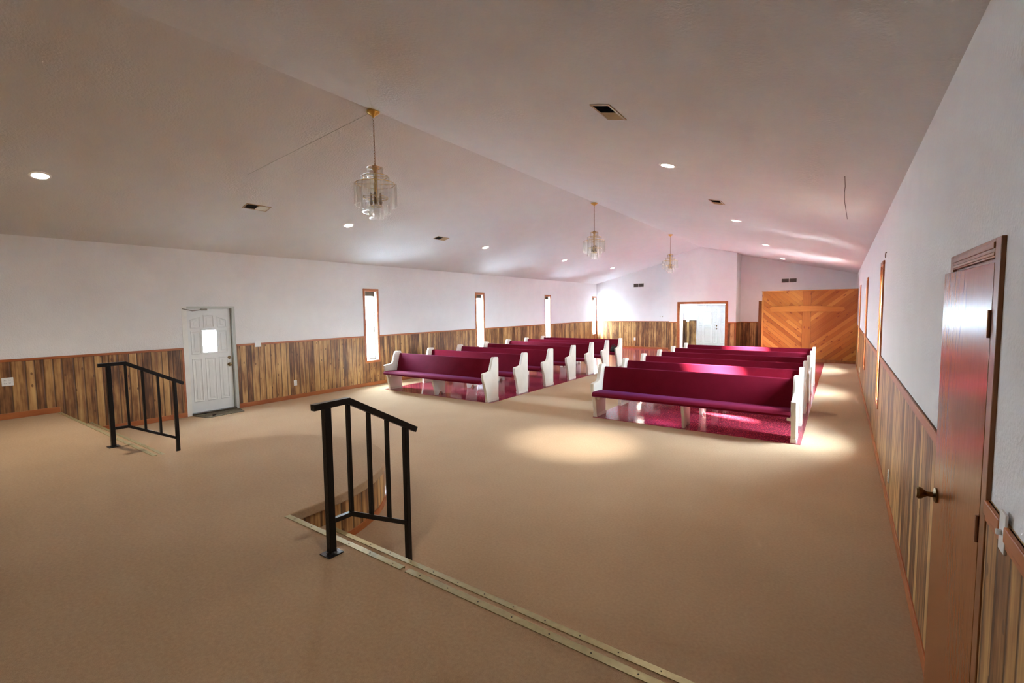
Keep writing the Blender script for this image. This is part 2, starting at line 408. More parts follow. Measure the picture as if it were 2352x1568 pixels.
# ---------------------------------------------------------------- front wall (behind the camera) and rear walls
def gable(x0, x1): 
    pts = [(x0, 0), (x1, 0), (x1, zc(x1) + .05)]
    if x0 < XM < x1: pts.append((XM, ZR + .05))
    return pts + [(x0, zc(x0) + .05)]
struct('wall_front', MB().prism(gable(XL - .1, .6), 'y', YFRONT - .15, YFRONT), 'wall_paint', 'white gable wall behind the stage', 'wall')
rl = struct('wall_rear', MB().prism(gable(XL - .1, VX0 + .1), 'y', YB, YB + .2).prism(gable(VX1 - .1, .65), 'y', YB, YB + .2), 'wall_paint',
            'rear wall on both sides of the entrance vestibule', 'wall')
D3 = (-3.10, -2.545)
link('wainscot', MB().box(XL, VX0, YB - .008, YB, 0, ZW).box(VX1, -2.60, YB - .008, YB, 0, ZW).box(-1.6, xr(YB), YB - .008, YB, 0, ZW), 'plank_paneling', rl)
link('chair_rail', MB().box(XL, VX0, YB - .02, YB, ZW - .03, ZW + .006, bev=.004).box(VX1, -2.60, YB - .02, YB, ZW - .03, ZW + .006, bev=.004).box(XL, XL + .07, YB - .016, YB - .008, 0, ZW - .03), 'trim_wood', rl)
struct('baseboard_rear', MB().box(XL + .02, VX0, YB - .018, YB, 0, .085, bev=.004).box(VX1, -2.60, YB - .018, YB, 0, .085, bev=.004), 'trim_wood', 'orange stained baseboard along the rear wall', 'baseboard')

# vestibule: thick front wall with the opening, side walls, entrance wall
OX0, OX1, OZ = -5.355, -3.615, 1.965
vf = MB()
def gpoly(a, b, z0):
    pts = [(a, z0), (b, z0), (b, zc(b) + .05)]
    if a < XM < b: pts.append((XM, ZR + .05))
    return pts + [(a, zc(a) + .05)]
vf.prism(gpoly(VX0, OX0, 0), 'y', YF, YF + .5); vf.prism(gpoly(OX1, VX1, 0), 'y', YF, YF + .5); vf.prism(gpoly(OX0, OX1, OZ), 'y', YF, YF + .5)
vf.prism([(YF + .5, 0), (YB + .02, 0), (YB + .02, zc(VX1)), (YF + .5, zc(VX1))], 'x', VX1 - .12, VX1).prism([(YF + .5, 0), (YB + .02, 0), (YB + .02, zc(VX0)), (YF + .5, zc(VX0))], 'x', VX0, VX0 + .12)
wv = struct('wall_vestibule', vf, 'wall_paint', 'white gable wall of the entrance vestibule with a wide cased opening', 'wall')
link('wainscot', MB().box(VX0 - .004, OX0 - .08, YF - .008, YF, 0, ZW).box(OX1 + .08, VX1, YF - .008, YF, 0, ZW).box(VX1, VX1 + .008, YF - .008, YB, 0, ZW), 'plank_paneling', wv)
link('chair_rail', MB().box(VX0 - .004, OX0 - .08, YF - .02, YF, ZW - .03, ZW + .006, bev=.004).box(OX1 + .08, VX1, YF - .02, YF, ZW - .03, ZW + .006, bev=.004).box(VX1, VX1 + .02, YF - .02, YB, ZW - .03, ZW + .006, bev=.004).box(VX1 - .03, VX1 + .014, YF - .014, YF + .03, 0, ZW - .03), 'trim_wood', wv)
link('base_trim', MB().box(VX0 - .004, OX0 - .08, YF - .018, YF, 0, .085, bev=.004).box(OX1 + .08, VX1, YF - .018, YF, 0, .085, bev=.004), 'trim_wood', wv)
cs = MB()
cs.box(OX0 - .085, OX0, YF - .02, YF + .005, 0, OZ + .085, bev=.004); cs.box(OX1, OX1 + .085, YF - .02, YF + .005, 0, OZ + .085, bev=.004); cs.box(OX0, OX1, YF - .02, YF + .005, OZ, OZ + .085, bev=.004)
cs.box(OX0, OX0 + .015, YF, YF + .06, 0, OZ); cs.box(OX1 - .015, OX1, YF, YF + .5, 0, OZ)
struct('trim_1', cs, 'trim_wood', 'orange wood casing around the vestibule opening', 'door casing')
link('jamb_lining', MB().box(OX0, OX0 + .01, YF + .06, YF + .5, 0, OZ), 'white_trim', wv)
vs = MB(); vs.box(VX0 - .3, VX0 - .12, YB + .2, YV, 0, 1.5).box(VX0 - .3, VX0 - .12, YB + .2, YV, 2.0, 2.45).box(VX0 - .3, VX0 - .12, YB + .2, 21.68, .9, 2.0).box(VX0 - .3, VX0 - .12, 21.85, YV, .9, 2.0)
vs.box(VX1 - .12, VX1, YB + .2, YV, 0, 2.45); vs.box(VX0 - .3, VX1, YB + .2, YV + .2, 2.3, 2.45).box(VX0 + .12, VX1 - .12, YF + .5, YB + .2, 2.3, 2.45)
struct('wall_vestibule_side', vs, 'wall_paint', 'white side walls and low ceiling inside the entrance vestibule', 'wall')
E4 = (-5.265, -3.45, 1.955)
ve = MB(); ve.holed(VX0 - .3, VX1, 0, 2.45, [(E4[0], E4[1], 0, E4[2])], lambda a, b, p, q: ve.box(a, b, YV, YV + .15, p, q))
we = struct('wall_entrance', ve, 'wall_paint', 'white wall around the entrance doors at the back of the vestibule', 'wall')
link('wainscot', MB().box(VX0 - .12, E4[0] - .02, YV - .008, YV, 0, ZW), 'plank_paneling', we)
link('chair_rail', MB().box(VX0 - .12, -5.75, YV - .016, YV, ZW - .02, ZW + .004).box(-5.58, E4[0] - .02, YV - .016, YV, ZW - .02, ZW + .004), 'bronze_metal', we)
tag(link('switch_plate', MB().box(-5.73, -5.60, YV - .016, YV - .008, ZW - .06, ZW + .03, bev=.003), 'white_plastic'), 'white switch plate on the paneling beside the entrance doors', 'switch plate')
# unseen vestibule side window, added to let daylight in
w = thing('window_9', 'added unseen side window lighting the entrance vestibule', 'window', (VX0 - .2, 21.27, 1.5), kind='structure')
f = MB(); x = VX0 - .12
for p, q, r, t_ in ((21.5, 21.9, 1.45, 1.5), (21.5, 21.9, 2., 2.05), (21.5, 21.68, 1.5, 2.), (21.85, 21.9, 1.5, 2.)): f.box(x, x + .015, p, q, r, t_)
link('window_frame', f, 'trim_wood', w); link('window_pane', MB().box(x - .1, x - .095, 21.68, 21.85, 1.5, 2.0), 'window_glass', w)

# ---------------------------------------------------------------- panelled steel doors
def panel_door(root, O, ux, nrm, wd, ht, th, lite, knob_u, hinge_left=True):
    """O: lower hinge corner; ux: unit along the width; nrm: unit towards the room; builds the slab and its parts"""
    O, ux, nrm = Vector(O), Vector(ux), Vector(nrm); up = Vector((0, 0, 1))
    def bx(mb, u0, u1, z0, z1, d0, d1, bev=0.):
        pts = [O + ux * u + nrm * d + up * z for u in (u0, u1) for d in (d0, d1) for z in (z0, z1)]
        mb.box(min(p.x for p in pts), max(p.x for p in pts), min(p.y for p in pts), max(p.y for p in pts), min(p.z for p in pts), max(p.z for p in pts), bev)
    sl = MB(); L = lite
    sl.holed(0, wd, 0, ht, [L], lambda a, b, p, q: bx(sl, a, b, p, q, -th, 0))
    slab = link('door_slab', sl, 'door_paint', root)
    pm = MB()
    def outline(poly):     # raised moulding that follows a polygon
        c = sum((Vector((a, b)) for a, b in poly), Vector((0, 0))) / len(poly)
        n = len(poly)
        def off(k):
            out = []
            for i in range(n):
                p = Vector(poly[i]); d = c - p; out.append(p + Vector((math.copysign(k, d.x), math.copysign(k, d.y))))
            return out
        rings = [(off(0), 0), (off(.008), .007), (off(.018), .007), (off(.028), .0), (off(.05), .0005), (off(.058), .005)]
        vr = [[pm.bm.verts.new(O + ux * p.x + up * p.y + nrm * d) for p in r] for r, d in rings]
        fs = []
        for A, Bq in zip(vr, vr[1:]):
            for i in range(n): fs.append(pm.bm.faces.new((A[i], A[(i + 1) % n], Bq[(i + 1) % n], Bq[i])))
        fs.append(pm.bm.faces.new(vr[-1]))
    w3 = (wd - .22) / 3; g = .045; x0 = .065
    cols = [(x0, x0 + .17), (x0 + .17 + g, wd - x0 - .17 - g), (wd - x0 - .17, wd - x0)]
    zt = ht - .14
    outline([(cols[0][0], zt - .21), (cols[0][1], zt - .21), (cols[0][1], zt), (cols[0][0], zt - .055)])
    outline([(cols[1][0], zt - .21), (cols[1][1], zt - .21), (cols[1][1], zt + .03), (cols[1][0], zt + .03)])
    outline([(cols[2][0], zt - .21), (cols[2][1], zt - .21), (cols[2][1], zt - .055), (cols[2][0], zt)])
    for k in (0, 2): outline([(cols[k][0], L[2] - .03), (cols[k][1], L[2] - .03), (cols[k][1], zt - .26), (cols[k][0], zt - .26)])
    for k in (0, 1, 2): outline([(cols[k][0], .19), (cols[k][1], .19), (cols[k][1], L[2] - .10), (cols[k][0], L[2] - .10)])
    link('door_moulding', pm, 'door_paint', root)
    fr = MB()
    for a, b, p, q in ((L[0] - .03, L[1] + .03, L[2] - .03, L[2]), (L[0] - .03, L[1] + .03, L[3], L[3] + .03), (L[0] - .03, L[0], L[2], L[3]), (L[1], L[1] + .03, L[2], L[3])): bx(fr, a, b, p, q, -.005, .012, .003)
    lf = link('window_frame', fr, 'door_paint', root)
    pn = MB(); bx(pn, L[0], L[1], L[2], L[3], -th / 2 - .003, -th / 2 + .003); link('glass', pn, 'window_glass', lf)
    for nm, zz, rr in (('deadbolt', .96, .026), ('door_knob', .83, .030)):
        c = O + ux * knob_u + up * zz
        kb = MB(); ax = 'x' if abs(nrm.x) > .5 else 'y'; sg = nrm.x if ax == 'x' else nrm.y
        pr = [(rr + .006, 0), (rr + .006, .006), (rr * .5, .010), (rr * .45, .025 if nm == 'door_knob' else .012)]
        pr += [(rr * .9, .034), (rr, .048), (rr * .8, .06), (.004, .064)] if nm == 'door_knob' else [(rr * .7, .016), (rr * .65, .022), (.004, .024)]
        kb.lathe([(r, h * sg) for r, h in pr], c, 20, ax); link(nm, kb, 'antique_brass', root, smooth=True)
    return slab

d1 = thing('door_1', 'white six panel exterior door with a small bright window, in the left wall', 'door', (XL - .07, 3.8, 0), kind='structure')
panel_door(d1, (XL - .07, 3.445, .035), (0, 1, 0), (1, 0, 0), .745, 1.885, .044, (.255, .485, 1.09, 1.49), .69)
f = MB(); f.box(XL - WT, XL - .118, 3.40, 3.48, 0, DOOR[3]).box(XL - WT, XL - .118, 4.15, 4.22, 0, DOOR[3]).box(XL - WT, XL - .118, 3.44, 4.2, 1.88, DOOR[3]).box(XL - WT, XL - .002, DOOR[0], 3.44, 0, DOOR[3]).box(XL - WT, XL - .002, 4.197, DOOR[1], 0, DOOR[3]).box(XL - WT, XL - .002, 3.44, 4.197, 1.925, DOOR[3])
fr = link('door_frame', f, 'grey_jamb_paint', d1)
link('left_stile', MB().box(XL - .1, XL + .004, DOOR[0] - .002, 3.442, 0, DOOR[3]), 'white_trim', fr)
link('threshold', MB().box(XL - WT, XL + .02, 3.44, 4.197, 0, .034, bev=.006), 'bronze_metal', d1)
ca = MB(); ca.tube([(XL + .012, 3.37, 1.925), (XL + .05, 3.52, 1.885), (XL - .02, 3.66, 1.90), (XL - .05, 3.74, 1.925)], .008, 6); ca.box(XL - .1, XL - .055, 3.70, 3.80, 1.89, 1.93, bev=.004)
link('door_closer', ca, 'vent_grey', d1)

d4 = thing('door_4', 'bluish white double entrance door seen through the vestibule opening', 'door', (-4.36, YV, 0), kind='structure')
for k, (x0, wd) in enumerate(((E4[0] + .01, .905), (E4[0] + .925, .88))):
    if k == 0: panel_door(d4, (x0, YV + .03, .03), (1, 0, 0), (0, -1, 0), wd, 1.90, .045, (.315, .565, 1.09, 1.59), wd - .09)
    else: panel_door(d4, (x0, YV + .03, .03), (1, 0, 0), (0, -1, 0), wd, 1.90, .045, (.315, .565, 1.09, 1.59), .8)
link('door_frame', MB().box(E4[0] - .0, E4[0] + .008, YV, YV + .14, 0, E4[2]).box(E4[0], E4[1], YV, YV + .14, 1.935, E4[2]).box(E4[1] - .008, E4[1], YV, YV + .14, 0, E4[2]), 'white_trim', d4)
link('astragal', MB().box(-4.375, -4.325, YV + .012, YV + .03, .03, 1.93, bev=.003).box(E4[0], E4[1], YV + .0, YV + .12, 0, .034), 'door_paint', d4)
link('door_closer', MB().box(E4[0] + .02, E4[1] - .03, YV - .035, YV - .005, 1.90, 1.925).box(-4.86, -4.84, YV - .03, YV - .012, 1.74, 1.90), 'vent_grey', d4)

# brown veneer door beside the camera, standing slightly ajar
d2 = thing('door_2', 'brown veneer interior door standing slightly ajar in the right wall', 'door', (xr(2.4), 2.4, 0), kind='structure')
hx, hy = xr(RD[0]) - .011, RD[0] + .012; an = math.radians(2.3)
def ajar(mb):
    for v in mb.bm.verts:
        x, y = v.co.x, v.co.y; v.co.x = hx + x * math.cos(an) - y * math.sin(an); v.co.y = hy + x * math.sin(an) + y * math.cos(an)
    return mb
DH = 1.985
slab = link('door_slab', ajar(MB().box(0, .036, 0, .662, .012, DH, bev=.002)), 'door_veneer', d2)
kb = MB().lathe([(.033, 0), (.033, -.006), (.026, -.010), (.012, -.014), (.011, -.032), (.016, -.040), (.025, -.052), (.027, -.062), (.022, -.070), (.004, -.072)], (0, .605, 1.005), 24, 'x')
link('door_knob', ajar(kb), 'antique_brass', d2, smooth=True)
for z in (1.742, 1.058, .25):
    link('hinge', ajar(MB().lathe([(.0052, 0), (.0052, .09)], (-.005, -.003, z), 10).box(-.0015, 0, 0, .008, z, z + .09)), 'hinge_metal', d2)
cm = MB(True)
for a, b, p, q in ((RD[0] - .066, RD[0] - .002, 0, 2.062), (RD[1] + .002, RD[1] + .066, 0, 2.062), (RD[0] - .002, RD[1] + .002, 2.0, 2.062)): cm.box(R0 - .0125, R0 + .001, a, b, p, q, bev=.003)
cm.box(R0 - .017, R0 - .011, RD[0] - .002, RD[1] + .002, 2.03, 2.050, bev=.002).box(R0 - .015, R0 - .011, RD[0], RD[1], 2.006, 2.018, bev=.003)
link('door_casing', cm, 'casing_dark', d2)
link('door_jamb', MB(True).box(R0, R0 + WT, RD[0] - .001, RD[0] + .015, 0, 2.).box(R0, R0 + WT, RD[1] - .015, RD[1] + .001, 0, 2.).box(R0, R0 + WT, RD[0] + .015, RD[1] - .015, 1.988, 2.).box(R0 + WT - .01, R0 + WT, RD[0], RD[1], 0, 2.), 'casing_dark', d2)

# door at the back, mostly behind the screen
d3 = thing('door_3', 'dark door casing on the rear wall, mostly behind the pine screen', 'door', (-2.2, YB, 0), kind='structure')
link('door_casing', MB().box(-2.60, -2.51, YB - .022, YB, 0, 2.04, bev=.004).box(-1.69, -1.6, YB - .022, YB, 0, 2.04, bev=.004).box(-2.51, -1.69, YB - .022, YB, 1.95, 2.04, bev=.004), 'casing_dark', d3)
link('door_slab', MB().box(-2.51, -1.69, YB - .012, YB + .02, .01, 1.95), 'door_veneer', d3)

# ---------------------------------------------------------------- pine screen with a cross
PX0, PX1, PY, PZ = -2.185, xr(18) - .012, 18.0, 2.35
scr = thing('pine_screen', 'knotty pine screen of diagonal boards with a wooden cross, standing before the rear wall', 'screen', (-.86, PY + .06, 0))
link('core', MB().box(PX0 + .02, PX1, PY + .02, PY + .12, 0, PZ - .03), 'trim_wood', scr)
def clip(poly, f):
    out = []
    for i in range(len(poly)):
        a, b = poly[i], poly[(i + 1) % len(poly)]; fa, fb = f(a), f(b)
        if fa >= 0: out.append(a)
        if (fa >= 0) != (fb >= 0): k = fa / (fa - fb); out.append((a[0] + (b[0] - a[0]) * k, a[1] + (b[1] - a[1]) * k))
    return out
def boards(name, x0, x1, z0, z1, sgn, wdt=.112):
    mb = MB(); bm = mb.bm; ul = bm.loops.layers.uv.new('UVMap'); tl = bm.faces.layers.float.new('tintf')
    d = Vector((math.cos(math.radians(41)), sgn * math.sin(math.radians(41)))); nn = Vector((-d.y, d.x))
    cen = Vector(((x0 + x1) / 2, (z0 + z1) / 2)); tints = []
    k = -18
    while k < 19:
        lo, hi = k * wdt + .003, (k + 1) * wdt - .003
        segs = [(-3, 3)] if random.random() < .55 else [(-3, random.uniform(-.5, .5))]
        if len(segs) == 1 and segs[0][1] < 3: segs.append((segs[0][1] + .003, 3))
        for a, b in segs:
            poly = [tuple(cen + d * p + nn * q) for p, q in ((a, lo), (b, lo), (b, hi), (a, hi))]
            for f in (lambda p: p[0] - x0, lambda p: x1 - p[0], lambda p: p[1] - z0, lambda p: z1 - p[1]):
                poly = clip(poly, f) if len(poly) > 2 else []
            if len(poly) < 3: continue
            vf_ = [bm.verts.new((p[0], PY, p[1])) for p in poly]; vb_ = [bm.verts.new((p[0], PY + .02, p[1])) for p in poly]
            fs = [bm.faces.new(vf_), bm.faces.new(vb_[::-1])]
            for i in range(len(poly)): fs.append(bm.faces.new((vf_[i], vb_[i], vb_[(i + 1) % len(poly)], vf_[(i + 1) % len(poly)])))
            bmesh.ops.recalc_face_normals(bm, faces=fs); tv = random.random()
            for f in fs:
                f[tl] = tv
                for l in f.loops:
                    p = Vector((l.vert.co.x, l.vert.co.z)) - cen; l[ul].uv = (p.dot(d) + k * 3.7, p.dot(nn) + k * .31)
        k += 1
    vals = None
    bm.faces.ensure_lookup_table(); vals = [f[tl] for f in bm.faces]; bm.faces.layers.float.remove(tl)
    o = link(name, mb, 'knotty_pine', scr); at = o.data.attributes.new('tint', 'FLOAT', 'FACE')
    for i, q in enumerate(vals): at.data[i].value = q
    return o
def tinted(o, v):
    at = o.data.attributes.new('tint', 'FLOAT', 'FACE')
    for i in range(len(o.data.polygons)): at.data[i].value = v
    return o
boards('diagonal_boards', PX0 + .05, -.885, .09, PZ - .03, -1)
boards('diagonal_boards', -.885, PX1, .09, PZ - .03, 1)
uvx = lambda c, n: (c.z * 1. + 5, c.x); uvz = lambda c, n: (c.x + 9, c.z)
tinted(link('end_post', MB().box(PX0, PX0 + .05, PY - .006, PY + .13, 0, PZ - .03, bev=.004), 'knotty_pine', scr, uvf=uvx), .75)
tinted(link('top_cap', MB().box(PX0 - .015, PX1, PY - .015, PY + .14, PZ - .03, PZ, bev=.004), 'knotty_pine', scr, uvf=uvz), .7)
link('base_trim', MB().box(PX0 + .05, PX1, PY - .014, PY + .01, 0, .09, bev=.004), 'casing_dark', scr)
cr = tinted(link('cross', MB().box(-1.0, -.77, PY - .034, PY + .001, .09, PZ - .035, bev=.005), 'knotty_pine', scr, uvf=uvx), .22)
tinted(link('cross_arm', MB().prism([(-1.93, 1.70), (-1.90, 1.65), (.06, 1.65), (.13, 1.70), (.11, 1.79), (-.6, 1.835), (-1.2, 1.845), (-1.88, 1.82), (-1.95, 1.77)], 'y', PY - .056, PY - .0345, bev=.003), 'knotty_pine', cr, uvf=uvz), .55)

# ---------------------------------------------------------------- pews
PL, PT = 2.95, .062
PROF = [(.0, 0), (.355, 0), (.362, .3), (.368, .855), (.352, .876), (.21, .882), (.188, .868), (.160, .80), (.128, .71), (.110, .655), (.088, .622), (.048, .603), (-.115, .590), (-.134, .577), (-.136, .50), (-.122, .44), (-.085, .355), (-.055, .26), (-.022, .10)]
def make_pew():
    r = thing('church_pew', '', 'pew', group='burgundy church pews')
    for sx in (-1, 1):
        x0 = sx * PL / 2 - (PT if sx > 0 else 0)
        e = link('end_panel', MB().prism(PROF, 'x', x0, x0 + PT, bev=.009), 'pew_paint', r, smooth=True, local=True)
        link('plinth', MB().prism([(-.006, 0), (.362, 0), (.363, .055), (-.018, .055)], 'x', x0 - .004, x0 + PT + .004, bev=.003), 'pew_plinth', e, local=True)
    h = PL / 2 - PT
    cl = [(.02, 0), (.12, 0), (.135, .03), (.155, .055), (.185, .065), (.215, .055), (.235, .03), (.25, 0), (.335, 0), (.335, .37), (-.06, .37), (-.045, .28), (-.005, .15)]
    link('center_support', MB().prism(cl, 'x', -.022, .022, bev=.006), 'pew_paint', r, smooth=True, local=True)
    seat = [(-.155, .372), (-.185, .385), (-.19, .41), (-.175, .437), (-.14, .452), (.0, .452), (.28, .432), (.28, .372)]
    link('seat', MB().prism(seat, 'x', -h - .018, h + .002, bev=.010), 'burgundy_fabric', r, smooth=True, local=True)
    back = [(.205, .435), (.245, .43), (.345, .80), (.342, .822), (.325, .832), (.305, .822), (.295, .80)]
    link('backrest', MB().prism(back, 'x', -h + .002, h - .002, bev=.006), 'burgundy_fabric', r, smooth=True, local=True)
    link('back_board', MB().prism([(.247, .40), (.265, .40), (.365, .80), (.345, .80)], 'x', -h + .002, h - .002), 'pew_paint', r, local=True)
    for sx in (-1, 1):
        link('seat_bracket', MB().box(sx * h - (.05 if sx > 0 else 0), sx * h + (.05 if sx < 0 else 0), -.02, .2, .30, .372, bev=.004), 'pew_paint', r, local=True)
    return r
proto = make_pew()
ords = ['front row', 'second row', 'third row', 'fourth row', 'fifth row', 'sixth row', 'last row']
LY = [7.18, 8.27, 9.41, 10.59, 11.70, 12.76, 13.80]
RY = [7.20, 8.28, 9.30, 10.36, 11.44, 12.60]
ROWS = [(-7.13, y, 'left block of pews, ' + o) for y, o in zip(LY, ords)] + [(-1.905, y, 'right block of pews, ' + o) for y, o in zip(RY, ords[:5] + ['last row'])]
for i, (x, y, o) in enumerate(ROWS):
    extra = ' facing the stage'
    if o.endswith('last row') and o.startswith('left'): extra = ', black bag on its seat'
    lb = 'white ended burgundy pew%s, %s' % (extra, o)
    if i == 0: proto.location = (x, y, .006); proto['label'] = lb
    else: dup(proto, (x, y, .006), lb)

# black bag on the last left pew
bag = thing('shoulder_bag', 'black soft bag lying on the aisle end of the last left pew', 'bag', (-5.83, 13.92, .452 + .006))
mb = MB(); bmesh.ops.create_uvsphere(mb.bm, u_segments=24, v_segments=14, radius=1.)
for v in mb.bm.verts:
    p = v.co; q = Vector([math.copysign(abs(a) ** .6, a) for a in p]); v.co = Vector((-5.835 + q.x * .10 * (1 - .12 * q.z), 13.91 + q.y * .08 * (1 - .25 * q.z), .458 + .082 + q.z * .082))
link('bag_body', mb, 'black_nylon', bag, smooth=True)
link('bag_strap', MB().tube([(-5.90, 13.90, .59), (-5.89, 13.88, .655), (-5.835, 13.87, .68), (-5.78, 13.88, .655), (-5.77, 13.90, .59)], .010, 8), 'black_nylon', bag, smooth=True)

# ---------------------------------------------------------------- iron handrails
def rail(label, x):
    r = thing('handrail', label, 'handrail', (x, 1.58, HS), group='black iron handrails on the stage steps')
    q = .019
    link('top_rail', MB().tube([(x, 1.495, 1.302), (x, 1.725, 1.306), (x, 2.275, 1.006)], q, square=True), 'black_iron', r)
    link('lower_rail', MB().tube([(x, 1.595, .598), (x, 1.725, .594), (x, 2.18, .355)], .014, square=True), 'black_iron', r)
    link('post', MB().box(x - .021, x + .021, 1.560, 1.602, HS + .006, 1.29, bev=.003), 'black_iron', r)
    link('post', MB().box(x - .018, x + .018, 2.165, 2.201, 0, 1.045, bev=.003), 'black_iron', r)
    for y, a, b in ((1.728, .60, 1.29), (1.877, .525, 1.205), (2.022, .45, 1.125)):
        link('baluster', MB().box(x - .011, x + .011, y - .011, y + .011, a, b), 'black_iron', r)
    bp = link('base_plate', MB().box(x - .048, x + .048, 1.53, 1.632, HS, HS + .007, bev=.002), 'black_iron', r)
    link('weld', MB().lathe([(.034, 0), (.028, .006), (.022, .012)], (x, 1.581, HS + .006), 12), 'black_iron', bp)
rail('black iron handrail nearer the camera, right of the rounded stage front', -2.457)
rail('black iron handrail near the white door, left of the rounded stage front', -6.47)

# ---------------------------------------------------------------- chandeliers
def tube_mesh(h, w=.088):
    mb = MB(); n = 7; A = []
    for i in range(n + 1):
        a = -1.05 + 2.1 * i / n; A.append((.5 * w * math.sin(a) / math.sin(1.05), .028 * (math.cos(a) - .5)))
    inn = [(p[0] * .93, p[1] - .005) for p in A]
    mb.prism(A + inn[::-1], 'z', -h, 0)
    for s_ in (0, n):
        zz = 0; pts = []; rr = []
        k = max(6, int(h / .012))
        for j in range(k + 1): pts.append((A[s_][0], A[s_][1] - .002, -h * j / k)); rr.append(.0065 if j % 2 else .0035)
        mb.tube(pts, rr, 6)
    return mb
TIERS = [(.078, 3.535, .118, 5), (.150, 3.432, .250, 8), (.232, 3.345, .255, 11), (.150, 3.185, .172, 8), (.070, 3.085, .138, 5)]
def make_chandelier():
    r = thing('chandelier', '', 'chandelier', (XM, 0, ZR), group='glass chandeliers under the ridge')
    Z = lambda z: z - ZR
    link('canopy', MB().lathe([(.078, -.012), (.074, -.030), (.05, -.050), (.02, -.066), (.012, -.08), (.003, -.085)], (0, 0, 0), 28), 'brass', r, smooth=True, local=True)
    ch = MB(); z = -.085; k = 0
    while z > Z(3.56):
        pts = []
        for j in range(11):
            a = 2 * PI * j / 10; u, v = .008 * math.cos(a), .019 * math.sin(a)
            pts.append((u, 0, z - .017 + v) if k % 2 else (0, u, z - .017 + v))
        ch.tube(pts, .0028, 5); z -= .031; k += 1
    link('chain', ch, 'chain_brass', r, smooth=True, local=True)
    fr = MB(); fr.lathe([(.004, Z(3.57)), (.03, Z(3.555)), (.045, Z(3.53)), (.02, Z(3.50)), (.016, Z(3.2)), (.03, Z(3.16)), (.012, Z(3.12)), (.004, Z(3.10))], (0, 0, 0), 16)
    for rad, zt, h, n in TIERS:
        pts = [(rad * .97 * math.cos(2 * PI * j / 32), rad * .97 * math.sin(2 * PI * j / 32), Z(zt) + .002) for j in range(33)]
        fr.tube(pts, .005, 5)
        for j in range(4): fr.tube([(0, 0, Z(zt)), (rad * math.cos(PI / 4 + j * PI / 2), rad * math.sin(PI / 4 + j * PI / 2), Z(zt))], .004, 5)
    link('brass_frame', fr, 'brass', r, smooth=True, local=True)
    for j in range(4):
        a = PI / 4 + j * PI / 2
        link('bulb_socket', MB().lathe([(.012, Z(3.24)), (.014, Z(3.20)), (.012, Z(3.17)), (.020, Z(3.14)), (.016, Z(3.11)), (.004, Z(3.10))], (.055 * math.cos(a), .055 * math.sin(a), 0), 10), 'antique_brass', r, smooth=True, local=True)
    for rad, zt, h, n in TIERS:
        me = None
        for j in range(n):
            a = 2 * PI * (j + .3) / n
            if me is None: o = link('glass_tube', tube_mesh(h), 'crystal_glass', r, local=True, smooth=True); me = o.data
            else: o = bpy.data.objects.new('glass_tube', me); C.objects.link(o); o.parent = r
            o.location = (rad * math.cos(a), rad * math.sin(a), Z(zt)); o.rotation_euler = (0, 0, a - PI / 2)
    return r
ch0 = make_chandelier(); ch0.location = (XM, 3.689, ZR); ch0['label'] = 'largest brass and glass tube chandelier, hanging nearest the stage'
dup(ch0, (XM, 9.707, ZR), 'brass and glass tube chandelier hanging in the middle of the ridge'); dup(ch0, (XM, 15.413, ZR), 'brass and glass tube chandelier hanging furthest back, before the vestibule')

# ---------------------------------------------------------------- recessed ceiling lights
ANG = math.atan(SL)
def can(x, y, label, watts, spot=2.5, blend=1., beam=None):
    left = x < XM; r = thing('recessed_light', label, 'ceiling light', (x, y, zc(x)), (0, -ANG if left else ANG, 0), group='recessed ceiling lights')
    link('trim_ring', MB().lathe([(.070, -.002), (.074, -.010), (.098, -.008), (.102, .004), (.098, .006), (.070, .004)], (0, 0, 0), 32), 'white_trim', r, smooth=True, local=True)
    link('lens', MB().lathe([(.071, -.001), (.060, -.012), (.030, -.018), (.003, -.020)], (0, 0, 0), 28), 'lit_lens', r, smooth=True, local=True)
    L = bpy.data.lights.new('lamp', 'SPOT'); L.energy = watts; L.spot_size = spot; L.spot_blend = blend; L.shadow_soft_size = .06; L.color = (1., .92, .80)
    o = bpy.data.objects.new('lamp', L); C.objects.link(o); o.parent = r; o.location = (0, 0, -.045)
    if beam:
        L = bpy.data.lights.new('beam', 'SPOT'); L.energy = beam[0]; L.spot_size = beam[1]; L.spot_blend = 1.; L.shadow_soft_size = .05; L.color = (.96, .99, 1.)
        o = bpy.data.objects.new('beam', L); C.objects.link(o); o.parent = r; o.location = (0, 0, -.045); o.rotation_euler = beam[2]
LY_ = [(1.365, 'over the stage'), (5.462, 'over the floor before the pews'), (9.574, 'over the front left pews'), (13.786, 'over the back left pews'), (17.793, 'near the rear wall')]
for y, t_ in LY_: can(-7.54, y, 'lit recessed light in the left ceiling slope, ' + t_, (24 if y > 6 else 22) if y > 2 else 44)
RYc = [(1.37, 'over the stage steps'), (5.494, 'over the floor before the pews'), (9.764, 'over the front right pews'), (14.131, 'behind the right pews'), (18.725, 'above the pine screen')]
for y, t_ in RYc: can(-1.66, y, 'lit recessed light in the right ceiling slope, ' + t_, (24 if y > 6 else 20) if y > 2 else 6, beam=(190, math.radians(33), (math.radians(3), math.radians(6), 0)) if 5 < y < 6 else None)

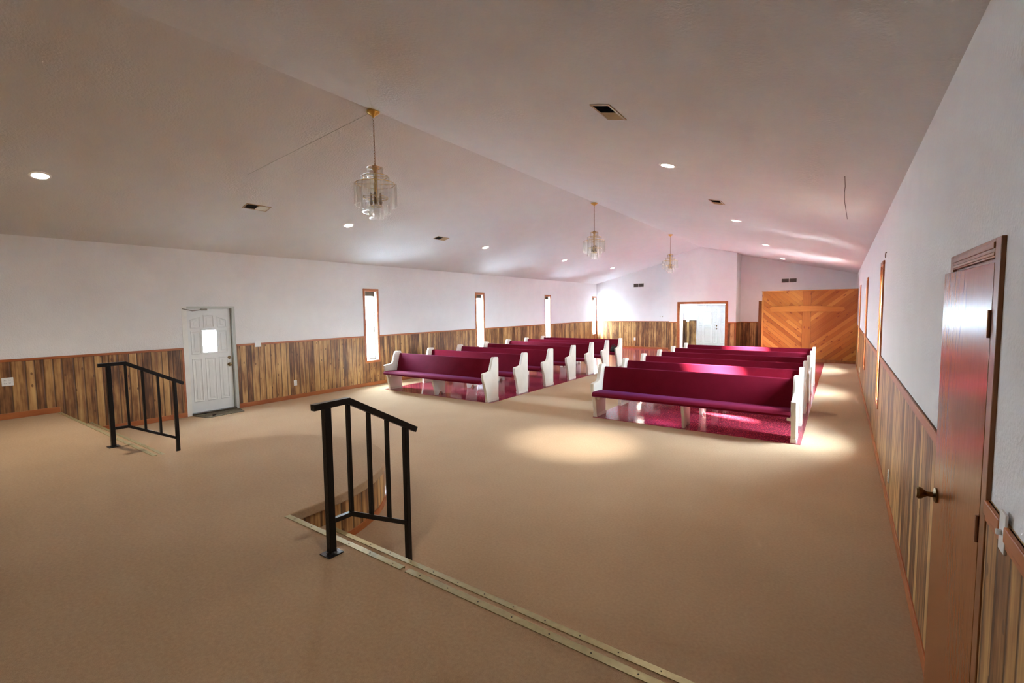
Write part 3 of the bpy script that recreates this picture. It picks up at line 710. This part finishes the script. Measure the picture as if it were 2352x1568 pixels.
# ---------------------------------------------------------------- ceiling vents and wall registers
def vent(x, y, label, ln=.37, wd=.175):
    left = x < XM; r = thing('ceiling_vent', label, 'vent', (x, y, zc(x)), (0, -ANG if left else ANG, 0), group='metal ceiling vents')
    f = MB(); b = .020
    for x0, x1, y0, y1 in ((-wd / 2, wd / 2, -ln / 2, -ln / 2 + b), (-wd / 2, wd / 2, ln / 2 - b, ln / 2), (-wd / 2, -wd / 2 + b, -ln / 2 + b, ln / 2 - b), (wd / 2 - b, wd / 2, -ln / 2 + b, ln / 2 - b)): f.box(x0, x1, y0, y1, -.007, .001, bev=.002)
    f.box(-wd / 2 + b, wd / 2 - b, -.003, .003, -.006, .0)
    link('frame', f, 'vent_tan', r, local=True)
    link('duct_shade', MB().box(-wd / 2 + b, wd / 2 - b, -ln / 2 + b, ln / 2 - b, -.0012, -.0004), 'hole_shade', r, local=True)  # flat black sheet painted as the shade inside the opening
    for sg in (-1, 1):
        m = MB(); k = 0
        y0, y1 = (-ln / 2 + b, -.003) if sg < 0 else (.003, ln / 2 - b); n = 9; st_ = (y1 - y0) / n
        for i in range(n):
            yc = y0 + (i + .5) * st_; t_ = .0065 if sg > 0 else -.0052
            m.prism([(yc - t_, -.0015), (yc - t_ + .0012, -.0012), (yc + t_ + .0012, -.0072), (yc + t_, -.0075)], 'x', -wd / 2 + b, wd / 2 - b)
        link('louver', m, 'vent_tan' if sg > 0 else 'hole_shade', r, local=True)  # near bank of slats coloured black for the shade seen between them
vent(-1.605, 3.70, 'brass toned vent in the right ceiling slope, nearest the camera'); vent(-1.60, 7.80, 'brass toned vent in the right ceiling slope, further from the camera')
vent(-7.44, 3.745, 'brass toned vent in the left ceiling slope, nearer the stage'); vent(-7.45, 7.845, 'brass toned vent in the left ceiling slope, beyond the near chandelier')
def register(x0, x1, z0, z1, label):
    r = thing('wall_register', label, 'vent', ((x0 + x1) / 2, YB, z0)); c = (x0 + x1) / 2
    f = MB(); b = .014
    f.box(x0, x1, YB - .010, YB, z0, z0 + b).box(x0, x1, YB - .010, YB, z1 - b, z1).box(x0, x0 + b, YB - .010, YB, z0 + b, z1 - b).box(x1 - b, x1, YB - .010, YB, z0 + b, z1 - b).box(c - .01, c + .01, YB - .010, YB, z0 + b, z1 - b)
    link('frame', f, 'white_trim', r)
    for a, q in ((x0 + b, c - .01), (c + .01, x1 - b)):
        g = MB(); n = 8
        for i in range(n):
            zz = z0 + b + (i + .15) * (z1 - z0 - 2 * b) / n; g.prism([(YB - .004, zz + .010), (YB - .009, zz), (YB - .008, zz), (YB - .003, zz + .010)], 'x', a, q)
        gl = link('grille', g, 'vent_grey', r); link('duct_shade', MB().box(a, q, YB - .003, YB - .001, z0 + b, z1 - b), 'hole_shade', gl)  # black sheet behind the slats stands for shade
register(-7.65, -7.165, 2.745, 2.925, 'double vent register high on the rear wall, left of the vestibule')
register(-1.855, -1.345, 2.705, 2.875, 'double vent register high on the rear wall, above the pine screen')

# ---------------------------------------------------------------- outlets, switches, hooks
def plate(name, label, cat, c, nrm, w, h, kind):
    """wall plate centred at c facing nrm ('+x','-x','-y')"""
    r = thing(name, label, cat, c); x, y, z = c; t_ = .007
    def bx(u0, u1, z0, z1, d0, d1, bev=0.):
        mb = MB()
        if nrm == '-y': mb.box(x + u0, x + u1, y - d1, y - d0, z + z0, z + z1, bev)
        elif nrm == '+x': mb.box(x + d0, x + d1, y + u0, y + u1, z + z0, z + z1, bev)
        else: mb.box(x - d1, x - d0, y + u0, y + u1, z + z0, z + z1, bev)
        return mb
    link('plate', bx(-w / 2, w / 2, -h / 2, h / 2, 0, t_, .002), 'white_plastic', r)
    if kind == 'outlet':
        n = 2 if w > .1 else 1
        for i in range(n):
            u = (i - (n - 1) / 2) * .046
            for zz in (-.026, .016):
                sk = link('socket', bx(u - .014, u + .014, zz - .006, zz + .018, t_, t_ + .003, .002), 'white_plastic', r)
                m = bx(u - .008, u - .005, zz + .002, zz + .011, t_ + .003, t_ + .0034); m2 = bx(u + .005, u + .008, zz + .002, zz + .011, t_ + .003, t_ + .0034)
                link('slot', m, 'hole_shade', sk); link('slot', m2, 'hole_shade', sk)
    elif kind == 'switch':
        link('toggle', bx(-.005, .005, -.010, .006, t_, t_ + .012, .002), 'white_plastic', r)
plate('wall_outlet', 'white double outlet on the stage end of the left wall paneling', 'outlet', (XL + .008, 1.215, .925), '+x', .115, .115, 'outlet')
plate('wall_outlet', 'white outlet low on the left paneling between the white door and first window', 'outlet', (XL + .008, 5.387, .335), '+x', .07, .115, 'outlet')
plate('wall_outlet', 'white outlet low on the rear wall paneling', 'outlet', (-7.574, YB - .008, .425), '-y', .08, .125, 'outlet')
plate('wall_outlet', 'white outlet low on the right paneling beyond the brown door', 'outlet', (xr(5.4) - .008, 5.4, .28), '-x', .07, .115, 'outlet')
plate('wall_outlet', 'white outlet low on the right paneling near the pine screen', 'outlet', (xr(14) - .008, 14.0, .28), '-x', .07, .115, 'outlet')
plate('light_switch', 'white toggle switch notched into the chair rail beside the brown door', 'light switch', (xr(1.85) - .008, 1.85, 1.205), '-x', .055, .115, 'switch')
plate('light_switch', 'white switch plate over the chair rail right of the white door', 'light switch', (XL + .02, 4.64, 1.215), '+x', .125, .11, 'blank')
plate('thermostat', 'small white box on the rear wall beside the vestibule corner', 'thermostat', (-3.16, YB, 2.18), '-y', .07, .12, 'blank')
hk = thing('coat_hook', 'small metal double hook on the rear wall above the paneling', 'hook', (-6.37, YB, 1.43))
link('hook_plate', MB().box(-6.45, -6.29, YB - .006, YB, 1.415, 1.435), 'white_trim', hk)
for x in (-6.43, -6.32): link('hook', MB().tube([(x, YB - .004, 1.43), (x, YB - .05, 1.425), (x, YB - .06, 1.46)], .009, 8), 'vent_grey', hk)
pr = thing('pull_ring', 'small brass ring on the right wall above the nearest slit window', 'ring', (xr(7.0), 7.0, 2.42))
pts = [(xr(7.0) - .012, 7.0 + .03 * math.cos(2 * PI * j / 16), 2.425 + .03 * math.sin(2 * PI * j / 16)) for j in range(17)]
link('ring', MB().tube(pts, .004, 6), 'antique_brass', pr); link('screw_eye', MB().tube([(xr(7), 7., 2.455), (xr(7) - .014, 7., 2.455)], .004, 6), 'antique_brass', pr)
wp = [(.0, 5.45), (.006, 5.9), (.0, 6.25), (.006, 6.75), (.024, 7.35), (.045, 8.05)]
tag(link('ceiling_wire', MB().tube([(x, y, zc(x) - .003) for x, y in wp], .0035, 5), 'wire_dark'), 'thin dark wire running along the right ceiling slope near the wall', 'wire')

# door mat and crumbs
mat_o = tag(link('door_mat', MB().prism([(XL + .03, 3.43), (XL + .42, 3.52), (XL + .40, 4.15), (XL + .03, 4.23)], 'z', 0, .010, bev=.003), 'mat_rubber'), 'worn dark grey mat on the carpet at the white door', 'door mat')
for i, (x, y, r_) in enumerate(((XL + .33, 3.66, .018), (XL + .06, 3.62, .02), (XL + .05, 3.95, .014))):
    mb = MB(); bmesh.ops.create_icosphere(mb.bm, subdivisions=2, radius=1.)
    for v in mb.bm.verts: v.co = Vector((x + v.co.x * r_ * 1.3, y + v.co.y * r_ * 1.8, .010 + r_ * .6 + v.co.z * r_ * .6 * (1 + .2 * math.sin(9 * v.co.x + 5 * v.co.y))))
    tag(link('debris', mb, 'crumb', smooth=True), 'dark scrap of dirt on the door mat, ' + ['at its front edge', 'against the door sill near the hinge', 'against the door sill near the knob'][i], 'debris')

# ---------------------------------------------------------------- outdoors
struct('ground', MB().box(-60, XL - .4, -40, 60, -.5, -.25), 'asphalt', 'pale grey paved yard outside the left windows', 'ground')
struct('ground_gravel', MB().box(1.0, 60, -40, 60, -.5, -.25).box(XL - .4, 1., YV + .3, 60, -.5, -.25), 'gravel', 'pale gravel yard outside the right windows', 'ground')

plain('evergreen', (.035, .060, .025), .8, var=.5, vs=14, bs=.8, bsc=30)
mb = MB(); bmesh.ops.create_cube(mb.bm, size=1.); bmesh.ops.subdivide_edges(mb.bm, edges=mb.bm.edges[:], cuts=34, use_grid_fill=True)  # unseen evergreen row, added to block low sun at the right windows
for v in mb.bm.verts:
    q = v.co.copy(); k = 1 + .10 * math.sin(31 * q.y + 7 * q.z) * math.sin(17 * q.z + 3) + random.uniform(-.07, .07)
    v.co = Vector((2.0 + q.x * .8 * k, 8.75 + q.y * 6.9, .56 + q.z * 1.66 * (1 + .03 * math.sin(40 * q.y) + random.uniform(-.02, .02)) - .0))
hd = tag(link('added_hedge', mb, 'evergreen'), 'added unseen evergreen sun block outside the right windows', 'added_hedge', kind='stuff')
# ---------------------------------------------------------------- light
az = Vector((-.893, .45)); el = math.atan(.42)
sd = Vector((az.x * math.cos(el), az.y * math.cos(el), -math.sin(el)))
L = bpy.data.lights.new('sun', 'SUN'); L.energy = 85.; L.angle = math.radians(6.); L.color = (1., .97, .93)
o = bpy.data.objects.new('sun', L); C.objects.link(o); o.rotation_euler = sd.to_track_quat('-Z', 'Y').to_euler(); o.location = (20, -10, 15)
wd_ = bpy.data.worlds.new('sky'); S.world = wd_; wd_.use_nodes = True; nt = wd_.node_tree; bg = nt.nodes['Background']
bg.inputs[0].default_value = (.69, .85, 1., 1); bg.inputs[1].default_value = 44.0
# sky portals: sampling guides in the window openings (they give no light of their own)
def portal(x, y, z, sy, sz, rot):
    L = bpy.data.lights.new('sky_portal', 'AREA'); L.shape = 'RECTANGLE'; L.size = sy; L.size_y = sz; L.cycles.is_portal = True
    o = bpy.data.objects.new('sky_portal', L); C.objects.link(o); o.location = (x, y, z); o.rotation_euler = rot
for a, b in WIN: portal(XL - WT - .02, (a + b) / 2, (WZ0 + WZ1) / 2, WZ1 - WZ0, b - a, (0, -PI / 2, 0))
for a, b in WINR[:3]: portal(xr(a) + WT + .02, (a + b) / 2, (WZ0 + WZ1) / 2, WZ1 - WZ0, b - a, (0, PI / 2, 0))

# ---------------------------------------------------------------- camera
f_px, pitch, yaw, roll, zcam = 1069.54, .0702, .6133, -.012, 1.8551
cy, sy, cp, sp = math.cos(yaw), math.sin(yaw), math.cos(pitch), math.sin(pitch)
fwd = Vector((-sy * cp, cy * cp, -sp)); right = Vector((cy, sy, 0)); up = right.cross(fwd)
r2 = right * math.cos(roll) + up * math.sin(roll); u2 = up * math.cos(roll) - right * math.sin(roll)
cam = bpy.data.cameras.new('camera'); co = bpy.data.objects.new('camera', cam); C.objects.link(co)
cam.sensor_fit = 'HORIZONTAL'; cam.sensor_width = 36.; cam.lens = f_px / 2352 * 36; cam.clip_start = .02
Mx = Matrix.Identity(4)
for i in range(3): Mx[i][0], Mx[i][1], Mx[i][2] = r2[i], u2[i], -fwd[i]
Mx.translation = (0, 0, zcam); co.matrix_world = Mx
S.camera = co
S.view_settings.view_transform = 'Standard'; S.view_settings.look = 'None'; S.view_settings.gamma = 1.; S.view_settings.use_curve_mapping = False
S.view_settings.exposure = 2.36
cy_ = S.cycles; cy_.blur_glossy = .6; cy_.use_denoising = True; cy_.max_bounces = 6; cy_.diffuse_bounces = 4; cy_.glossy_bounces = 3; cy_.use_adaptive_sampling = True; cy_.adaptive_threshold = .03; cy_.adaptive_min_samples = 24; cy_.transparent_max_bounces = 24; cy_.sample_clamp_indirect = 30.; cy_.caustics_reflective = True; cy_.caustics_refractive = False
